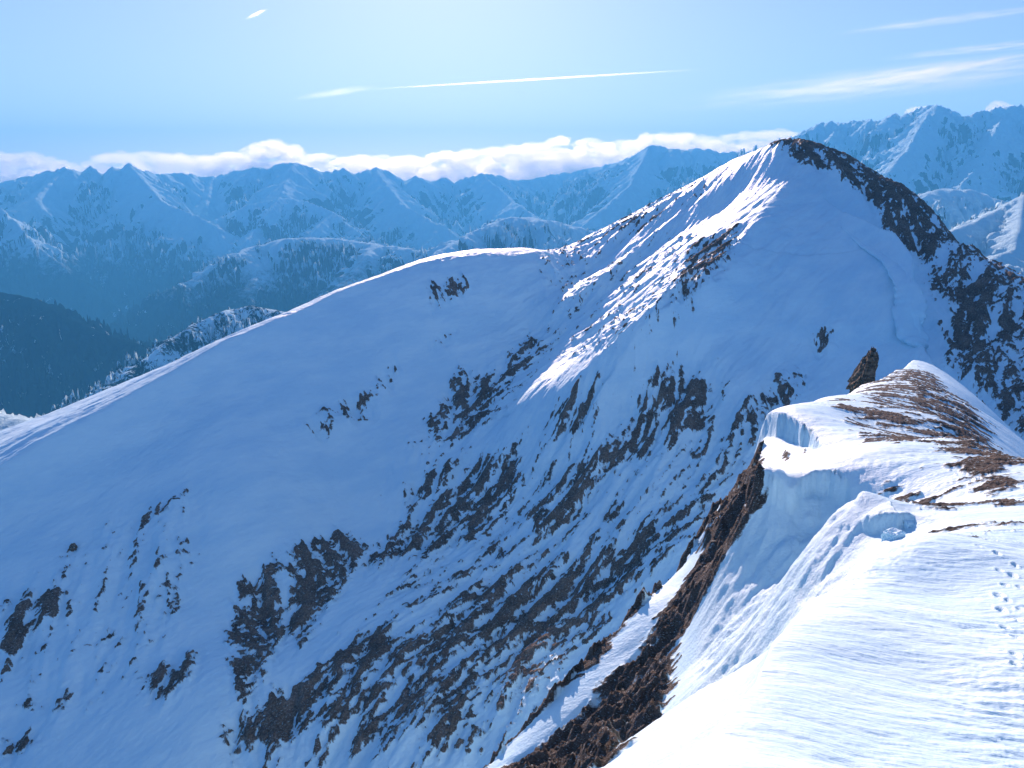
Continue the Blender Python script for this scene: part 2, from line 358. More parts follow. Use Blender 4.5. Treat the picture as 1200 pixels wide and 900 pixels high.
# left flank: avalanche-scoured slope under the cornice, then the bare rib
flank = [(960, 610, 58.5), (1000, 630, 50), (900, 700, 54), (850, 760, 52), (800, 810, 51), (730, 890, 49), (860, 860, 40), (900, 800, 40),
         (895, 512, 101), (895, 560, 72), (870, 580, 74), (860, 600, 71), (870, 640, 66), (830, 612, 76), (800, 662, 73), (800, 740, 62), (750, 710, 70), (700, 762, 68), (700, 860, 58), (640, 830, 65), (570, 900, 64), (650, 900, 58)]
ncp += [at(*p) for p in flank]
for p, o in [((895, 512, 101), (-6, 5, -12)), ((830, 612, 76), (-6, 5, -11)), ((800, 662, 73), (-6, 6, -11)), ((750, 710, 70), (-6, 6, -11)), ((700, 762, 68), (-6, 6, -11)), ((640, 830, 65), (-6, 6, -11)), ((570, 900, 64), (-6, 6, -11)),
             ((900, 497, 105), (-10, 12, -16)), ((930, 478, 118), (-12, 12, -18)), ((965, 466, 130), (-12, 16, -20)), ((1010, 452, 170), (-18, 10, -22)), ((1030, 446, 215), (-22, 10, -26)), ((1070, 423, 290), (-26, 12, -28)), ((1070, 423, 290), (5, 45, -28)), ((1095, 440, 255), (40, 30, -30)),
             ((1140, 480, 170), (40, 25, -32)), ((1200, 560, 95), (35, 15, -24))]:
    q = at(*p); ncp.append(q + np.array(o, float)); ncp.append(q + 3.2 * np.array(o, float))
ncp += [np.array(p, float) for p in [(3, 8, -8.5), (-2, 8, -13), (10, 7, -8), (20, 8, -8.5), (-8, 16, -26), (-6, 30, -32), (-14, 50, -50), (0, 44, -34), (-30, 40, -60), (40, 8, -10), (-30, 10, -45), (0, 2, -5), (15, 2, -6)]]
tps_n = TPS(ncp, lam=.004, unit=20)
Hn0 = lambda x, y: tps_n(x, y)

ff1 = None
scarps = [  # photo points along a broken cornice lip (drop on the camera side), drop height, back-fade
    ([(897, 492), (915, 500), (935, 502), (952, 512), (960, 530)], [3.0, 3.2, 3.0, 2.0, .1], 7),
    ([(868, 572), (885, 574), (905, 578), (925, 586), (938, 572), (955, 566), (975, 568), (995, 582), (1012, 606)], [.6, 1.6, 1.9, 1.5, 1.2, 1.7, 1.9, 1.5, .6], 4),
    ([(1010, 610), (1030, 612), (1052, 612), (1072, 604)], [.5, 1.1, 1.1, .2], 3),
]
sc_w = [(hit(Hn0, P, 8, 400), A, f) for P, A, f in scarps]
sc_w[0] = (np.array([at(*p) for p in [(868, 484, 114), (897, 493, 106), (915, 500, 101), (935, 503, 97), (952, 513, 93), (966, 532, 86)]]), [3, 3, 3, 2.8, 2, .2], 7)
lip_edge = hit(Hn0, [(798, 900), (850, 838), (885, 800), (905, 755), (950, 703), (1000, 665), (1035, 638)], 8, 400)
deb_poly = hit(Hn0, [(870, 585), (910, 600), (960, 575), (1000, 600), (1035, 640), (990, 668), (945, 700), (905, 750), (885, 800), (840, 845), (800, 895), (720, 895), (770, 800), (830, 700), (860, 640)], 8, 400)
NX = None
sil = np.array([at(*p) for p in [(1100, 418, 330), (1070, 423, 290), (1030, 446, 215), (1010, 452, 170), (965, 466, 130), (930, 478, 118), (900, 497, 105), (895, 512, 101), (830, 612, 76), (800, 662, 73), (750, 710, 70), (700, 762, 68), (640, 830, 65), (570, 900, 64), (500, 985, 62), (430, 1100, 58)]])
def Hn(x, y):
    z = tps_n(x, y)
    d, par, side = seg_dist(x, y, sil)                       # beyond the rib and the cornice the ground drops away in a cliff
    zc = np.interp(par, range(len(sil)), sil[:, 2])
    z = np.where((side > 0), np.minimum(z, zc - 4.5 * d * d / (d + 1.2)), z)
    d, par, side = seg_dist(x, y, lip_edge)                  # crisp lip of the near snow dome
    e = sstep(5.95, 5.0, par)
    z = z - np.where(side < 0, 2.6 * e * (1 - np.exp(-(d / 1.1))) * np.exp(-d / 14), 0)
    for ki, (P, A, f) in enumerate(sc_w):
        ff = (2.5, 1, 1)[ki]
        d, par, side = seg_dist(x, y, P); a = np.interp(par, range(len(A)), A)
        dd = d + .55 * fbm(x / 1.6, y / 1.6, 5, 120, .6)
        ends = np.minimum(sstep(0, .3, par), sstep(len(A) - 1, len(A) - 1.3, par))
        t = side * dd                                   # + camera side (walk left to right: right hand = camera)
        z = z + ends * a * np.where(t > 0, -.5 * sstep(0, .35, t) * np.exp(-t / (f * ff)), 0) + ends * a * np.where(t <= 0, .5 * np.exp(t / f), .5 * (1 - sstep(0, .35, t)))
    return z
rock_n = [
    ([(895, 512), (905, 545), (905, 590), (870, 645), (805, 742), (712, 862), (690, 900), (575, 900), (640, 825), (700, 760), (800, 660), (830, 610)], .63, 1.8),
    ([(700, 905), (760, 815), (860, 655), (870, 640), (858, 665), (790, 800), (730, 905)], .0, 1.),
    ([(1040, 440), (1075, 428), (1105, 445), (1170, 510), (1240, 620), (1150, 600), (1080, 520)], .54, 4),
    ([(1000, 455), (1060, 430), (1100, 440), (1160, 500), (1220, 600), (1240, 680), (1150, 620), (1080, 560), (1010, 520), (985, 490)], .47, 5),
    ([(960, 470), (1010, 470), (1080, 520), (1050, 530), (990, 510)], .50, 3),
    ([(990, 560), (1100, 560), (1230, 610), (1230, 660), (1100, 625), (1040, 600)], .40, 4),
    ([(1020, 560), (1060, 565), (1120, 585), (1210, 640), (1210, 655), (1120, 610), (1050, 590)], .46, 1.5),
    ([(912, 520), (925, 515), (932, 525), (925, 540), (915, 537)], .55, .8),
    ([(940, 520), (948, 521), (945, 532), (940, 530)], .54, .5),
    ([(800, 905), (838, 850), (842, 846), (830, 880), (812, 910)], .555, .3),
]
rock_nw = [(hit(Hn0, P, 8, 400), d, f) for P, d, f in rock_n]
litstrip = hit(Hn0, [(800, 668), (760, 720), (700, 790), (640, 845), (610, 870)], 8, 400)
nA, nR = 1150, 1500
X, Y = polar(-38, 48, nA, 3.2, 420, nR)
Z = Hn(X, Y); gx, gy = grad(X, Y, tps_n(X, Y)); R_ = np.hypot(X, Y)
dens = np.zeros(X.shape)
for P, d, f in rock_nw: dens = np.maximum(dens, d * soft_poly(X, Y, P, f))
ds_, ps_, ss_ = seg_dist(X, Y, sil)
dens = np.where((ss_ > 0) & (ps_ > 6.6), np.maximum(dens, .68), dens)
d, par, side = seg_dist(X, Y, litstrip)
strip = np.exp(-(d / 1.3) ** 2)
dens = dens - strip * .5 * (dens > .3)
deb = soft_poly(X, Y, deb_poly, 1.2) * sstep(27, 33, np.hypot(X, Y))
st_ = np.hypot(gx, gy)
g1 = gullies(X / 9, Y / 9, gx, gy, 13); g2 = gullies(X / 2.8, Y / 2.8, gx, gy, 15); g3 = gullies(X / 1., Y / 1., gx, gy, 19)
rk = sstep(.5, .64, dens)
Z = Z + rk * (g1 * .9 + g2 * .6 + g3 * .25 + 1.1 * (ridged(X / 2.6, Y / 2.2, 4, 141, .6) - .5)) + deb * (g2 * .18 + g1 * .3 + g3 * .05)
Z = Z + deb * (.34 * fbm(X / 1.3, Y / .9, 5, 140, .6) + .75 * np.clip(fbm(X / 4.5, Y / 3.5, 3, 150), 0, 1) + .10 * ridged(X / .7, Y / .7, 3, 145))
near_scarp = 0
for P, A, f in sc_w: near_scarp = np.maximum(near_scarp, .7 * np.exp(-(seg_dist(X, Y, P)[0] / 1.6) ** 2))
crest = (1 - deb) * (1 - rk)
# sastrugi, running across to the right and away
a = math.radians(-12); xs = X * math.cos(a) + Y * math.sin(a); ys = -X * math.sin(a) + Y * math.cos(a)
wq = fbm(X / 6, Y / 6, 3, 160) * 1.2
sas = fbm((xs + wq) / 1.7, (ys + wq) / .45, 4, 170, .6)
far_s = fbm((xs + wq) / 9, (ys + wq) / 2.0, 4, 175, .6)
patch = sstep(-.15, .35, fbm(X / 9, Y / 9, 3, 180))
Z = Z + crest * (.105 * sas * (.35 + patch) + .10 * far_s * sstep(15, 60, R_) + .22 * fbm(xs / 12, ys / 4, 3, 185) + .012 * fbm(xs / .3, ys / .09, 3, 187) * sstep(60, 25, R_))
pat = .5 * fbm((xs) / 4.5, (ys + wq) / 1.0, 5, 190, .62) + .35 * fbm(xs / 14, ys / 3.5, 4, 195)
lvl = np.where(dens > .56, dens + .62 * pat, dens + pat * .95 * sstep(.02, .25, dens))
rockv = np.clip(lvl, 0, 1) * sstep(.02, .2, dens)
rm = sstep(.46, .56, lvl) * sstep(.02, .2, dens)
Z = Z + rm * (.05 + .22 * ridged(X / .8, Y / .8, 4, 200)) * (1 + 2 * rk)
# boot prints
fp = [(1172, 668), (1186, 672), (1178, 686), (1192, 689), (1176, 700), (1190, 706), (1172, 716), (1196, 716), (1186, 660), (1198, 728), (1180, 735), (1195, 748), (1186, 765), (1198, 780), (1165, 650), (1150, 640)]
fw = hit(Hn0, fp, 8, 400)
for q in fw:
    q = q + rng.normal(0, .16, 3); k_ = rng.uniform(.75, 1.15)
    m = (np.abs(X - q[0]) < 1) & (np.abs(Y - q[1]) < 1)
    r2 = ((X[m] - q[0]) / (.12 * k_)) ** 2 + ((Y[m] - q[1]) / (.21 * k_)) ** 2
    Z[m] += -.10 * k_ * np.exp(-r2 ** 2) + .035 * np.exp(-(r2 - 1.8) ** 2)
keep = Z > Hm(X, Y) - 12
m_near = terrain_material('ridge_snow_and_rock', .8, math.radians(12), .3, BROWN, .35, .9, rip=(.22, .28, math.radians(12)), fine=.30)
grid_mesh('ridge', X, Y, Z, m_near, {'rock': rockv, 'crumb': np.maximum(deb * (1 - rk), near_scarp)}, keep)

# ------------------------------------------------------------------ loose rocks, snow blocks
import bmesh
bm = bmesh.new(); bmesh.ops.create_icosphere(bm, subdivisions=5, radius=1.)
RV = np.array([v.co[:] for v in bm.verts]); RF = [[v.index for v in f.verts] for f in bm.faces]; bm.free()
def rock_material():
    t = NT('bare_rock'); iso = t.mapped((1, 1, 1)); n = t.noise(t.mapped((.5, .5, 1.4), .5), 1.1, 7, .65)
    col = t.ramp(n, [(.3, (.04, .034, .028)), (.45, (.12, .09, .065)), (.56, (.24, .17, .11)), (.7, (.38, .29, .19))])
    b = t.n('ShaderNodeBump', i={'Strength': 1., 'Distance': .8, 'Height': t.math('ADD', n, t.n('ShaderNodeTexVoronoi', i={'Vector': iso, 'Scale': .9}).outputs['Distance'])})
    nz = t.n('ShaderNodeSeparateXYZ', i={0: t.n('ShaderNodeNewGeometry').outputs['Normal']}).outputs[2]
    m = t.smooth(t.math('ADD', nz, t.math('MULTIPLY', t.math('SUBTRACT', n, .5), .8)), .78, .86)
    p = t.n('ShaderNodeBsdfPrincipled', i={'Base Color': t.mix(m, col, SNOW), 'Roughness': .9, 'Specular IOR Level': .15, 'Normal': b.outputs[0]})
    t.n('ShaderNodeOutputMaterial', i={'Surface': p.outputs[0]}); return t.m
def snow_block_material():
    t = NT('broken_snow'); n = t.noise(t.mapped((6, 6, 6)), 1., 5, .6)
    b = t.n('ShaderNodeBump', i={'Strength': .5, 'Distance': .1, 'Height': n})
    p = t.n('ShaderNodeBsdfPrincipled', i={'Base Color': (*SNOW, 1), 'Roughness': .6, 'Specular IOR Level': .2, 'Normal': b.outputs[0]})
    t.n('ShaderNodeOutputMaterial', i={'Surface': p.outputs[0]}); return t.m
mrock = rock_material(); mblk = snow_block_material()
def crag(name, loc, size, mat, seed, lean=(0, 0), spike=0., box=0., rz=0., rough=.5):
    v = RV.copy()
    if box: v = np.sign(v) * np.abs(v) ** (1 - box); v = v / np.abs(v).max()
    n = fbm(RV[:, 0] * 1.6 + seed + RV[:, 2] * .8, RV[:, 1] * 1.6 - RV[:, 2] + seed * 2, 5, seed, .6) + .7 * (ridged(RV[:, 0] * 2 + RV[:, 2], RV[:, 1] * 2 + RV[:, 2] * 1.6, 4, seed + 5) - .5)
    v = v * (1 + rough * n)[:, None]
    if spike: k = 1 - spike * np.clip((v[:, 2] + .6) / 1.7, 0, 1) ** .8; v[:, 0] *= k; v[:, 1] *= k
    v[:, 0] += lean[0] * (v[:, 2] + 1); v[:, 1] += lean[1] * (v[:, 2] + 1)
    o = raw_mesh(name, v * np.array(size), RF, mat, False); o.location = loc; o.rotation_euler = (0, 0, rz); return o
o = crag('rock_outcrop', at(1008, 436, 228), (2.9, 4., 6.0), mrock, 27, lean=(.55, 0), box=.35, spike=.55, rough=.5)
tag(o, 'jagged brown rock fin standing behind the snowy ridge, left of its rounded knoll', 'rock')
def cornice(name, P, rad, mat, lab):
    Q = spline(P, 8); n = len(Q); V = []; Fc = []; m = 14
    r = np.interp(np.linspace(0, 1, n), np.linspace(0, 1, len(rad)), rad) * (1 + .45 * fbm(np.arange(n) * .31, np.zeros(n), 4, 77))
    zz = Hm(Q[:, 0], Q[:, 1])
    for i in range(n):
        t = Q[min(i + 1, n - 1), :2] - Q[max(i - 1, 0), :2]; t = t / np.linalg.norm(t); sd = np.array([t[1], -t[0]])
        for j in range(m):
            a = 2 * math.pi * j / m; w_ = math.cos(a) * r[i] * 2.2; h_ = math.sin(a) * r[i] * .8
            V.append((Q[i, 0] + sd[0] * w_, Q[i, 1] + sd[1] * w_, zz[i] - .1 * r[i] + h_ + .15 * w_))
    for i in range(n - 1):
        for j in range(m): a = i * m + j; b = i * m + (j + 1) % m; Fc.append((a, b, b + m, a + m))
    Fc.append(tuple(range(m - 1, -1, -1))); Fc.append(tuple((n - 1) * m + j for j in range(m)))
    return tag(raw_mesh(name, V, Fc, mat), lab, 'snow drift')
cornice('snow_drift', hit(Hm, [(985, 265), (1010, 288), (1045, 312), (1062, 335), (1067, 355), (1064, 378), (1070, 396), (1078, 406)], 150, 900), [.3, 1.4, 2.4, 3.1, 3.5, 3.5, 4., 2.2], m_main,
        'long curved snow lip winding down the shaded snowfield below the rocky summit')
q = hit(Hm, [(86, 644)], 150, 900)[0]
tag(crag('boulder', q + [0, 0, .8], (1.4, 1.4, 2.0), mrock, 21), 'tiny lone dark boulder on the open blue snow slope at far left', 'rock')
for i, (px, py, sz, lab) in enumerate([((1047), 634, (.42, .40, .38), 'large squarish snow block broken off under the nearest cornice lip'),
                                       (1064, 618, (.4, .3, .3), 'smaller snow chunk tilted against the right end of the nearest cornice lip')]):
    q = hit(Hn, [(px, py)], 8, 400)[0]
    tag(crag('snow_block', q + [0, 0, sz[2] * .3], sz, mblk, 31 + i, box=.4, rz=.5 + i, rough=.30), lab, 'snow block')

# ================================================================== FAR MOUNTAINS
def far_material(name, unit, snowline, tree, steep=.72, stops=DARK, cover=.66, zs=.45):
    t = NT(name)
    geo = t.n('ShaderNodeNewGeometry'); nz = t.n('ShaderNodeSeparateXYZ', i={0: geo.outputs['Normal']}).outputs[2]
    pz = t.n('ShaderNodeSeparateXYZ', i={0: geo.outputs['Position']}).outputs[2]
    iso = t.mapped((1 / unit,) * 3)
    n1 = t.noise(iso, 1., 8, .65); n2 = t.noise(t.mapped((1 / unit, 1 / unit, zs / unit)), 7., 7, .74)
    s = t.math('ADD', nz, t.math('MULTIPLY', t.math('SUBTRACT', n1, .5), .7)); s = t.math('ADD', s, t.math('MULTIPLY', t.math('SUBTRACT', n2, .5), .42))
    sn = t.smooth(s, steep - .03, steep + .03)
    alt = t.math('ADD', pz, t.math('MULTIPLY', t.math('SUBTRACT', t.math('ADD', n1, n2), 1.), 700))
    al = t.smooth(alt, snowline - 120, snowline + 180)
    wood = t.math('SUBTRACT', 1., t.math('MULTIPLY', t.smooth(n2, .35, .6), .0))
    rock = t.ramp(n2, stops)
    forest = t.mix(n2, (.003, .012, .016), (.006, .022, .030))
    low = t.mix(t.smooth(t.math('ADD', n2, t.math('MULTIPLY', t.math('SUBTRACT', n1, .5), .8)), cover - .04, cover + .04), forest, SNOW)
    hi = t.mix(sn, rock, SNOW)
    col = t.mix(al, low, hi)
    b = t.n('ShaderNodeBump', i={'Strength': .8, 'Distance': unit * .12, 'Height': t.math('ADD', n2, n1)})
    p = t.n('ShaderNodeBsdfPrincipled', i={'Base Color': col, 'Roughness': 1., 'Specular IOR Level': 0., 'Normal': b.outputs[0]})
    t.n('ShaderNodeOutputMaterial', i={'Surface': p.outputs[0]}); return t.m

def far_range(name, crest, slope, base, relief, unit, mat, spurs=(), ds=1., n=(700, 330), sharp=40., seed=0, top=0., jag=0.):
    P = np.array([at(p[0], p[1], p[2] * ds) for p in crest]); lines = [P] + [np.array([at(p[0], p[1], p[2] * ds) for p in s]) for s in spurs]
    J = np.random.default_rng(seed + 3)
    def jit(Q):
        n_ = (len(Q) - 1) * 4 + 1; k_ = np.linspace(0, len(Q) - 1, n_); q_ = np.stack([np.interp(k_, range(len(Q)), Q[:, j]) for j in range(3)], 1)
        f_ = 1 + J.normal(0, .010, n_)[:, None]; f_[::4] = 1
        q_ = q_ * f_; q_[:, 2] += J.normal(0, unit * .006, n_); return q_
    lines = [jit(Q) for Q in lines]; P = lines[0]
    allP = np.vstack(lines); az = np.degrees(np.arctan2(allP[:, 0], allP[:, 1])); r = np.hypot(allP[:, 0], allP[:, 1])
    ext = (P[:, 2].max() - base) / slope
    dA = math.degrees(ext * .5 / r.mean())
    X, Y = polar(max(-46, az.min() - dA), min(46, az.max() + dA), n[0], max(r.min() - ext * 1.2, r.min() * .45), r.max() + ext * .35, n[1])
    L = unit
    wx = X + fbm(X / L, Y / L, 4, seed + 1) * L * .45; wy = Y + fbm(X / L, Y / L, 4, seed + 2) * L * .45
    Z = None; D = None
    for k, Q in enumerate(lines):
        # warp fades out near the crest itself so the traced outline stays
        d0, _, _ = seg_dist(X, Y, Q); f = sstep(0, L * .8, d0)
        d, par, _ = seg_dist(X + (wx - X) * f, Y + (wy - Y) * f, Q)
        zc = np.interp(par, range(len(Q)), Q[:, 2])
        h = zc - slope * (np.sqrt(d * d + top * top) - top) - slope * .25 * np.minimum(d, L)
        if Z is None: Z, D = h, d0
        else:
            m = np.maximum(Z, h); Z = m; D = np.minimum(D, d0)
    gx, gy = grad(X, Y, Z)
    grow = sstep(0, L * .9, D)
    e1 = gullies(X / (L * .55), Y / (L * .55), gx, gy, seed + 3)
    Z = Z + relief * grow * .8 * e1
    gx, gy = grad(X, Y, Z)
    e2 = gullies(X / (L * .2), Y / (L * .2), gx, gy, seed + 5); e3 = gullies(X / (L * .08), Y / (L * .08), gx, gy, seed + 6)
    g2 = sstep(0, L * .35, D)
    Z = Z + relief * (.42 * e2 * g2 + .07 * e3 * (.25 + .75 * g2)) + relief * .75 * (ridged(X / (L * .6), Y / (L * .6), 6, seed + 7, .55) - .5) * grow
    Z = Z + jag * (ridged(X / (L * .12), Y / (L * .12), 3, seed + 8) - .5)
    return grid_mesh(name, X, Y, Z, mat, {}, Z > base - 50)

BASE = -1250.
fm_hi = far_material('far_snow_peaks', 900, -850, -600, .55, zs=.8)
fm_mid = far_material('mid_snow_slopes', 500, -760, -700, .55, zs=.7)
fm_low = far_material('forest_slopes', 260, 500, 0, .75)
fm_tree = far_material('snowy_wooded_hill', 90, 100, 0, .75, cover=.50)
fm_clean = far_material('open_snow_hills', 300, -1900, 0, .42)
# farthest range
far_range('mountain_range', [(-350, 215, 15000), (-200, 200, 15500), (-60, 222, 16000), (0, 215, 16000), (30, 207, 15500), (60, 200, 15300), (75, 196, 15200), (92, 201, 15200), (106, 195, 15200), (122, 204, 15300), (131, 196, 15300), (141, 197, 15300), (151, 191, 15300), (163, 199, 15500),
          (185, 204, 16000), (212, 202, 16500), (235, 207, 17000), (255, 206, 17000), (275, 201, 16500), (300, 196, 16000), (312, 199, 16000), (326, 192, 16000), (345, 190, 16000), (360, 195, 16200), (372, 199, 16500), (388, 201, 16700), (401, 197, 16500),
          (415, 203, 16800), (440, 196, 17000), (455, 200, 17000), (475, 212, 17500), (487, 206, 17000), (500, 212, 17500), (522, 209, 17500), (533, 216, 17800), (545, 208, 17500), (565, 203, 17500), (585, 205, 17800), (605, 212, 18500), (640, 206, 19000), (660, 202, 19500), (700, 196, 19000),
          (722, 191, 18000), (745, 181, 17000), (762, 169, 16500), (780, 173, 16300), (800, 176, 16200), (815, 174, 16000), (850, 178, 16000), (900, 175, 16000), (1000, 180, 16000)], .62, BASE, 330, 1500, fm_hi,
          spurs=[[(150, 192, 15300), (190, 235, 13500), (250, 262, 12500)], [(345, 190, 16000), (330, 225, 14000)], [(440, 196, 17000), (470, 240, 14500), (520, 265, 13200)], [(565, 203, 17500), (600, 235, 15500), (640, 262, 14000)],
                 [(762, 169, 16500), (740, 215, 14500), (700, 250, 13000)], [(75, 196, 15200), (40, 235, 13500)], [(250, 206, 17000), (240, 240, 15000)]], seed=100, n=(1100, 360), jag=35, ds=.8)
far_range('mountain_range', [(870, 190, 11500), (920, 170, 11000), (948, 149, 10500), (962, 145, 10400), (985, 144, 10300), (1010, 142, 10200), (1032, 140, 10000), (1048, 134, 9900), (1058, 137, 9900), (1072, 129, 9800), (1095, 123, 9600), (1112, 128, 9600), (1128, 136, 9700), (1140, 132, 9700), (1155, 129, 9700),
          (1180, 125, 9700), (1200, 123, 9700), (1260, 110, 9700), (1350, 130, 9700), (1450, 150, 9700)], .60, BASE, 260, 1100, fm_hi,
          spurs=[[(1095, 123, 9600), (1060, 180, 8300), (1030, 215, 7600)], [(1180, 125, 9700), (1150, 190, 8200), (1120, 225, 7300)], [(985, 144, 10300), (960, 185, 9300)], [(1260, 120, 9700), (1230, 190, 8000)]], seed=200, n=(700, 420), jag=50)
far_range('mountain_spur', [(100, 360, 9300), (150, 318, 9700), (200, 290, 10000), (240, 264, 10400), (290, 240, 10800), (328, 232, 11000), (360, 236, 11000), (390, 248, 10800), (412, 266, 10500), (440, 285, 10200), (470, 310, 9800)], .62, BASE, 240, 800, fm_mid,
          spurs=[[(328, 232, 11000), (290, 280, 9800), (230, 330, 8800)], [(390, 248, 10800), (350, 290, 9500)]], seed=300, n=(620, 340), jag=30)
far_range('mountain_spur', [(-300, 160, 9000), (-100, 205, 9000), (0, 243, 9000), (20, 262, 8900), (45, 290, 8700), (90, 325, 8500), (150, 372, 8200)], .62, BASE, 200, 800, fm_mid, seed=350, n=(420, 300), jag=30)
far_range('snowy_hill', [(150, 395, 6400), (200, 345, 6800), (250, 310, 7000), (290, 292, 7100), (330, 280, 7200), (365, 278, 7200), (400, 280, 7200), (440, 287, 7100), (470, 290, 7000), (500, 296, 6900), (560, 330, 6700)], .5, BASE, 200, 600, fm_mid,
          spurs=[[(330, 280, 7200), (300, 330, 6500), (250, 370, 6000)], [(440, 287, 7100), (400, 340, 6200)]], seed=400, n=(620, 320), top=90)
far_range('snowy_hill', [(470, 320, 6300), (530, 286, 6500), (560, 268, 6600), (590, 256, 6700), (612, 254, 6700), (650, 259, 6800), (690, 270, 6900), (730, 275, 7000), (800, 280, 7200), (850, 285, 7300)], .5, BASE, 150, 600, fm_clean, seed=450, n=(500, 260), top=90)
far_range('wooded_hill', [(-350, 270, 4300), (-150, 320, 4200), (0, 342, 4100), (35, 349, 4050), (70, 368, 4000), (110, 388, 3900), (170, 405, 3900), (215, 440, 3800), (260, 480, 3700)], .55, BASE, 110, 450, fm_low, seed=500, n=(560, 340), top=30)
far_range('wooded_hill', [(100, 475, 2300), (150, 438, 2450), (195, 400, 2600), (230, 378, 2700), (262, 364, 2750), (295, 358, 2800), (335, 366, 2850), (380, 378, 2900), (450, 380, 3000)], .6, -950, 60, 200, fm_tree, seed=550, n=(560, 300), top=20)
far_range('snowy_hill', [(1000, 260, 5000), (1070, 232, 5100), (1100, 222, 5200), (1135, 222, 5200), (1175, 236, 5200), (1230, 240, 5300), (1300, 240, 5300)], .48, BASE, 90, 500, fm_clean, seed=600, n=(420, 280), top=60)
far_range('snowy_hill', [(1085, 300, 3300), (1110, 278, 3350), (1135, 264, 3400), (1160, 250, 3450), (1180, 240, 3500), (1200, 228, 3550), (1260, 205, 3650), (1350, 190, 3800)], .55, BASE, 80, 320, fm_clean, seed=650, n=(420, 320), top=10,
          spurs=[[(1160, 250, 3450), (1120, 268, 3100)], [(1200, 228, 3550), (1190, 290, 2900), (1160, 305, 2700)]])
far_range('snow_shoulder', [(-400, 440, 900), (-100, 475, 900), (0, 486, 900), (24, 493, 880), (60, 520, 840)], .6, -700, 12, 80, fm_clean, seed=680, n=(260, 220), top=30)

# valley floor out to the horizon
X, Y = polar(-180, 180, 361, 5, 52000, 200)
Z = BASE + 60 * fbm(X / 2500, Y / 2500, 4, 700) - 60
grid_mesh('ground', X, Y, Z, fm_low)
ZLOW = float(Z.min())

# ================================================================== SKY, CLOUDS, HAZE
def vol_material(name, col, dens, aniso):
    t = NT(name)
    v = t.n('ShaderNodeVolumePrincipled', i={'Color': (*col, 1), 'Density': dens, 'Anisotropy': aniso})
    t.n('ShaderNodeOutputMaterial', i={'Volume': v.outputs[0]}); return t.m
def cloud_material():
    t = NT('cloud_white')
    d = t.n('ShaderNodeBsdfDiffuse', i={'Color': (.95, .95, .96, 1)}); tr = t.n('ShaderNodeBsdfTranslucent', i={'Color': (.97, .96, .95, 1)})
    n = t.noise(t.mapped((1 / 400,) * 3), 1., 8, .6)
    b = t.n('ShaderNodeBump', i={'Strength': .6, 'Distance': 120., 'Height': n})
    for q in (d, tr): t.t.links.new(b.outputs[0], q.inputs['Normal'])
    m = t.n('ShaderNodeMixShader', i={0: .45, 1: d.outputs[0], 2: tr.outputs[0]})
    t.n('ShaderNodeOutputMaterial', i={'Surface': m.outputs[0]}); return t.m
import bmesh
bm = bmesh.new(); bmesh.ops.create_icosphere(bm, subdivisions=4, radius=1.)
SV = np.array([v.co[:] for v in bm.verts]); SF = np.array([[v.index for v in f.verts] for f in bm.faces]); bm.free()
def puffs(name, items, mat):
    """items: (x, y, z, rx, ry, rz) lumps, one mesh"""
    V = []; Fc = []; o = 0
    for k, (x, y, z, rx, ry, rz) in enumerate(items):
        s1, s2, s3 = rng.uniform(0, 100, 3)
        n = fbm(SV[:, 0] * 1.7 + s1 + SV[:, 2], SV[:, 1] * 1.7 + s2 - SV[:, 2] * 1.3, 4, 900, .6) + .6 * (ridged(SV[:, 0] * 1.5 + s3, SV[:, 2] * 1.5 + s1, 4, 950) - .5)
        v = SV * (1 + .55 * n)[:, None]
        V.append(v * [rx, ry, rz] + [x, y, z]); Fc.append(SF + o); o += len(SV)
    V = np.vstack(V).astype(np.float32); Fc = np.vstack(Fc).astype(np.int32)
    me = bpy.data.meshes.new(name); me.vertices.add(len(V)); me.vertices.foreach_set('co', V.ravel())
    me.loops.add(Fc.size); me.loops.foreach_set('vertex_index', Fc.ravel()); me.polygons.add(len(Fc)); me.polygons.foreach_set('loop_start', np.arange(0, Fc.size, 3, dtype=np.int32))
    me.polygons.foreach_set('use_smooth', np.ones(len(Fc), bool)); me.update(calc_edges=True); me.materials.append(mat)
    ob = bpy.data.objects.new(name, me); C.objects.link(ob)
    md = ob.modifiers.new('weld', 'REMESH'); md.mode = 'VOXEL'; md.voxel_size = 22.; md.use_smooth_shade = True
    dg = bpy.context.evaluated_depsgraph_get(); m2 = bpy.data.meshes.new_from_object(ob.evaluated_get(dg)); ob.modifiers.clear(); ob.data = m2
    m2.materials.clear(); m2.materials.append(mat)
    return ob
mc = vol_material('cloud_vapour', (1, 1, 1), 1 / 420., .74)
topx = [-250, -100, 0, 60, 90, 130, 160, 200, 260, 300, 320, 350, 380, 430, 480, 520, 560, 610, 660, 700, 740, 760, 800, 850, 900, 930, 980, 1020]
topy = [175, 178, 174, 180, 190, 174, 172, 176, 178, 165, 161, 168, 176, 178, 178, 174, 172, 168, 157, 162, 160, 152, 152, 154, 150, 148, 152, 160]
items = []
CD = 21500.
for px in np.arange(-260, 1010, 4.2):
    for k in range(5):
        t = random.random() ** 1.4
        py = np.interp(px, topx, topy) + 6 + t * 46 + random.uniform(-1, 2)
        s = random.uniform(3., 7.5) * (1 + .9 * t) * CD / F
        p = at(px + random.uniform(-4, 4), py, CD + random.uniform(-900, 900) + 1500 * (1 - t))
        items.append((*p, s * random.uniform(1.2, 2.2), s * 1.2, s * random.uniform(.6, .85)))
tag(puffs('cloud_bank', items, mc), 'long bank of sunlit white cumulus lying behind the far snowy range', 'cloud', kind='stuff')
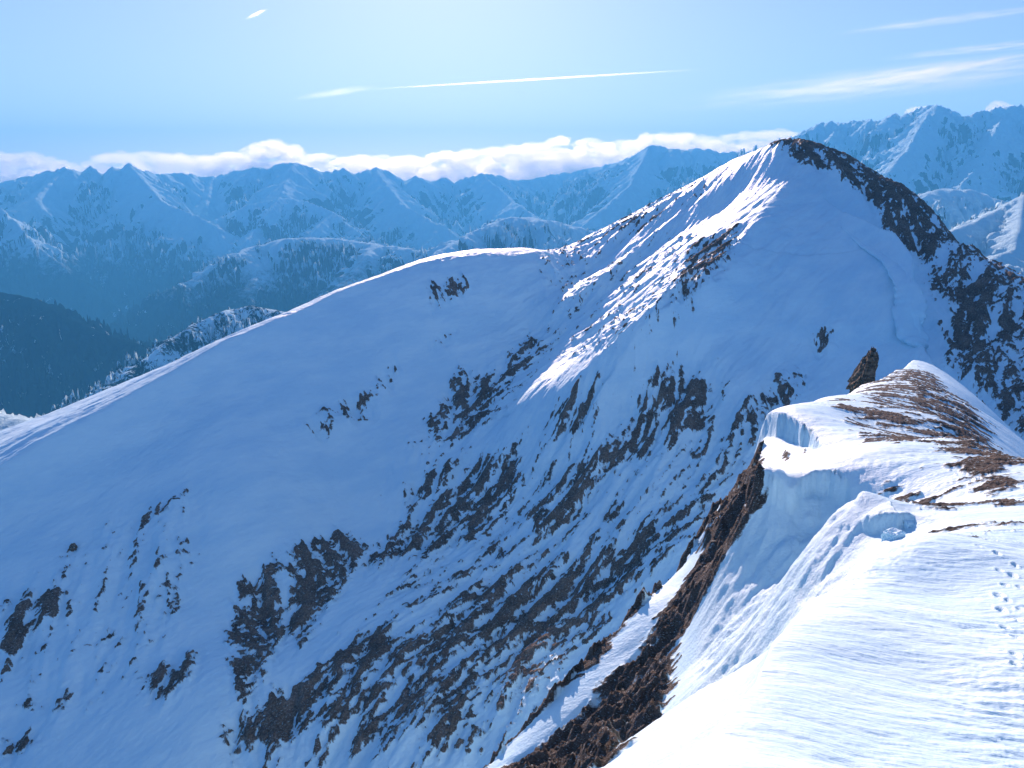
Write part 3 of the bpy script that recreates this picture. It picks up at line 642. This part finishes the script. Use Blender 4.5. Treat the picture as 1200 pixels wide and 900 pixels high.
for (px, py, w, h, lab) in [(1078, 131, 9, 5, 'small white cloud tip peeping over the right range, left of its highest peak'), (1172, 125, 10, 5, 'small white cloud tip peeping over the right range near the photo edge')]:
    it = [(*at(px + random.uniform(-w, w), py + random.uniform(-1, h), CD), 170 + random.random() * 120, 250, 120) for _ in range(9)]
    tag(puffs('cloud', it, mc), lab, 'cloud')

bm = bmesh.new(); bmesh.ops.create_icosphere(bm, subdivisions=3, radius=1.)
ell = bpy.data.meshes.new('streak_hull'); bm.to_mesh(ell); bm.free()
def streak(name, a, b, wid, thick, dens, col, cell, lo, hi, seed):
    """long soft streak of ice between two points: density falls off to nothing at the hull"""
    t = NT(name + '_ice'); oc = t.n('ShaderNodeTexCoord').outputs['Object']
    r = t.n('ShaderNodeVectorMath', operation='LENGTH', i={0: oc}).outputs['Value']
    fall = t.smooth(r, 1., .15)
    mp = t.n('ShaderNodeMapping', i={'Vector': oc, 'Scale': cell, 'Location': (seed, seed * 2., 0)}).outputs[0]
    n = t.smooth(t.noise(mp, 1., 5, .6), lo, hi)
    v = t.n('ShaderNodeVolumePrincipled', i={'Color': (*col, 1), 'Density': t.math('MULTIPLY', t.math('MULTIPLY', n, fall), dens), 'Anisotropy': .8})
    t.n('ShaderNodeOutputMaterial', i={'Volume': v.outputs[0]})
    me = ell.copy(); me.materials.append(t.m); o = bpy.data.objects.new(name, me); C.objects.link(o)
    a = Vector(a); b = Vector(b); o.location = (a + b) / 2; o.scale = ((b - a).length / 2, wid, thick)
    o.rotation_euler = (b - a).to_track_quat('X', 'Z').to_euler(); return o
from mathutils import Vector
D = 40000.
T_ = [((400, 106.5), (860, 79), 150, 60, .0032, (9, .5, .5), .1, .45, 1.3, 'long thin white contrail crossing the middle of the sky'),
      ((286, 23), (314, 10), 130, 90, .004, (3, 1.5, 2), .3, .65, 4.1, 'short stubby contrail dash high in the upper left sky'),
      ((335, 117), (450, 100), 260, 200, .0005, (3, 1, 1), .25, .6, 6.2, 'soft frayed tail at the left end of the long contrail')]
for a, b, w_, th, dn, cl, lo, hi, sd_, lab in T_:
    tag(streak('contrail', at(*a, D), at(*b, D), w_, th, dn, (1, 1, 1), cl, lo, hi, sd_), lab, 'contrail')
for i, (a, b, w_, th, dn, cl, lab) in enumerate([
    ((860, 118), (1300, 52), 900, 420, .0008, (4, 1.2, 3.2), 'broad peach-white cirrus streak in the right sky above the range'),
    ((960, 42), (1280, 2), 600, 260, .0006, (4, 1.2, 3.), 'faint thin cirrus streak in the top right corner of the sky'),
    ((740, 128), (1420, 56), 1500, 1000, .00035, (5, 1.2, 5.), 'wide very faint cirrus veil around the peach streak'),
    ((1010, 72), (1330, 38), 600, 300, .0008, (4, 1.2, 3.), 'faint cirrus wisp between the two brighter streaks at right')]):
    tag(streak('cirrus', at(*a, D + 2500 * i), at(*b, D + 2500 * i), w_, th, dn, (1, .96, .90), cl, .35, .65, i * 7.3), lab, 'cirrus cloud', 'cirrus streaks in the right sky')

mh = vol_material('haze_air', (.12, .57, 1.0), 7.6e-5, .05)
y0, y1, xw, z0, z1 = -53000, 18300, 53000, ZLOW - 1, 1150
V = [(x, y, z) for x in (-xw, xw) for y in (y0, 53000) for z in (z0, z1)]
V = [(-xw, y0, z0), (xw, y0, z0), (xw, y1, z0), (-xw, y1, z0), (-xw, y0, z1), (xw, y0, z1), (xw, y1, z1), (-xw, y1, z1)]
hz = raw_mesh('haze', V, [(3, 2, 1, 0), (4, 5, 6, 7), (0, 1, 5, 4), (1, 2, 6, 5), (2, 3, 7, 6), (3, 0, 4, 7)], mh, False); hz['kind'] = 'stuff'

# ------------------------------------------------------------------ world, sun, camera
sc = bpy.context.scene
w = bpy.data.worlds.new('World'); sc.world = w; w.use_nodes = True; nt = w.node_tree; nt.nodes.clear()
sky = nt.nodes.new('ShaderNodeTexSky'); sky.sky_type = 'NISHITA'; sky.sun_disc = False; sky.sun_elevation = SUN_EL; sky.sun_rotation = SUN_AZ
sky.altitude = 2500; sky.air_density = 1.0; sky.dust_density = 1.5; sky.ozone_density = 1.2
bg = nt.nodes.new('ShaderNodeBackground'); out = nt.nodes.new('ShaderNodeOutputWorld')
bg.inputs[1].default_value = .106
tint = nt.nodes.new('ShaderNodeMix'); tint.data_type = 'RGBA'; tint.blend_type = 'MULTIPLY'; tint.inputs[0].default_value = 1
tint.inputs[7].default_value = (.75, .775, 1.08, 1)
gm = nt.nodes.new('ShaderNodeGamma'); gm.inputs[1].default_value = .85
nt.links.new(sky.outputs[0], gm.inputs[0]); nt.links.new(gm.outputs[0], tint.inputs[6]); nt.links.new(tint.outputs[2], bg.inputs[0]); nt.links.new(bg.outputs[0], out.inputs[0])
sl = bpy.data.lights.new('sun', 'SUN'); sl.energy = 4.4; sl.angle = math.radians(.5); sl.color = (1, .72, .62)
so = bpy.data.objects.new('sun', sl); C.objects.link(so)
# lamp shines along its -Z
from mathutils import Vector
sd = Vector((math.sin(SUN_AZ) * math.cos(SUN_EL), math.cos(SUN_AZ) * math.cos(SUN_EL), math.sin(SUN_EL)))
so.rotation_euler = sd.to_track_quat('Z', 'Y').to_euler()
cd = bpy.data.cameras.new('camera'); co = bpy.data.objects.new('camera', cd); C.objects.link(co)
cd.sensor_width = 36; cd.lens = 36 * F / 1200; cd.clip_start = .1; cd.clip_end = 200000
co.rotation_euler = (math.radians(90) - PITCH, 0, 0); sc.camera = co
sc.view_settings.view_transform = 'Standard'; sc.view_settings.look = 'None'; sc.view_settings.exposure = 0.98; sc.view_settings.gamma = 1
cy = sc.cycles
sc.render.engine = 'CYCLES'
cy.max_bounces = 6; cy.diffuse_bounces = 3; cy.volume_bounces = 2; cy.transparent_max_bounces = 12; cy.transmission_bounces = 4
cy.use_denoising = True; cy.denoiser = 'OPENIMAGEDENOISE'
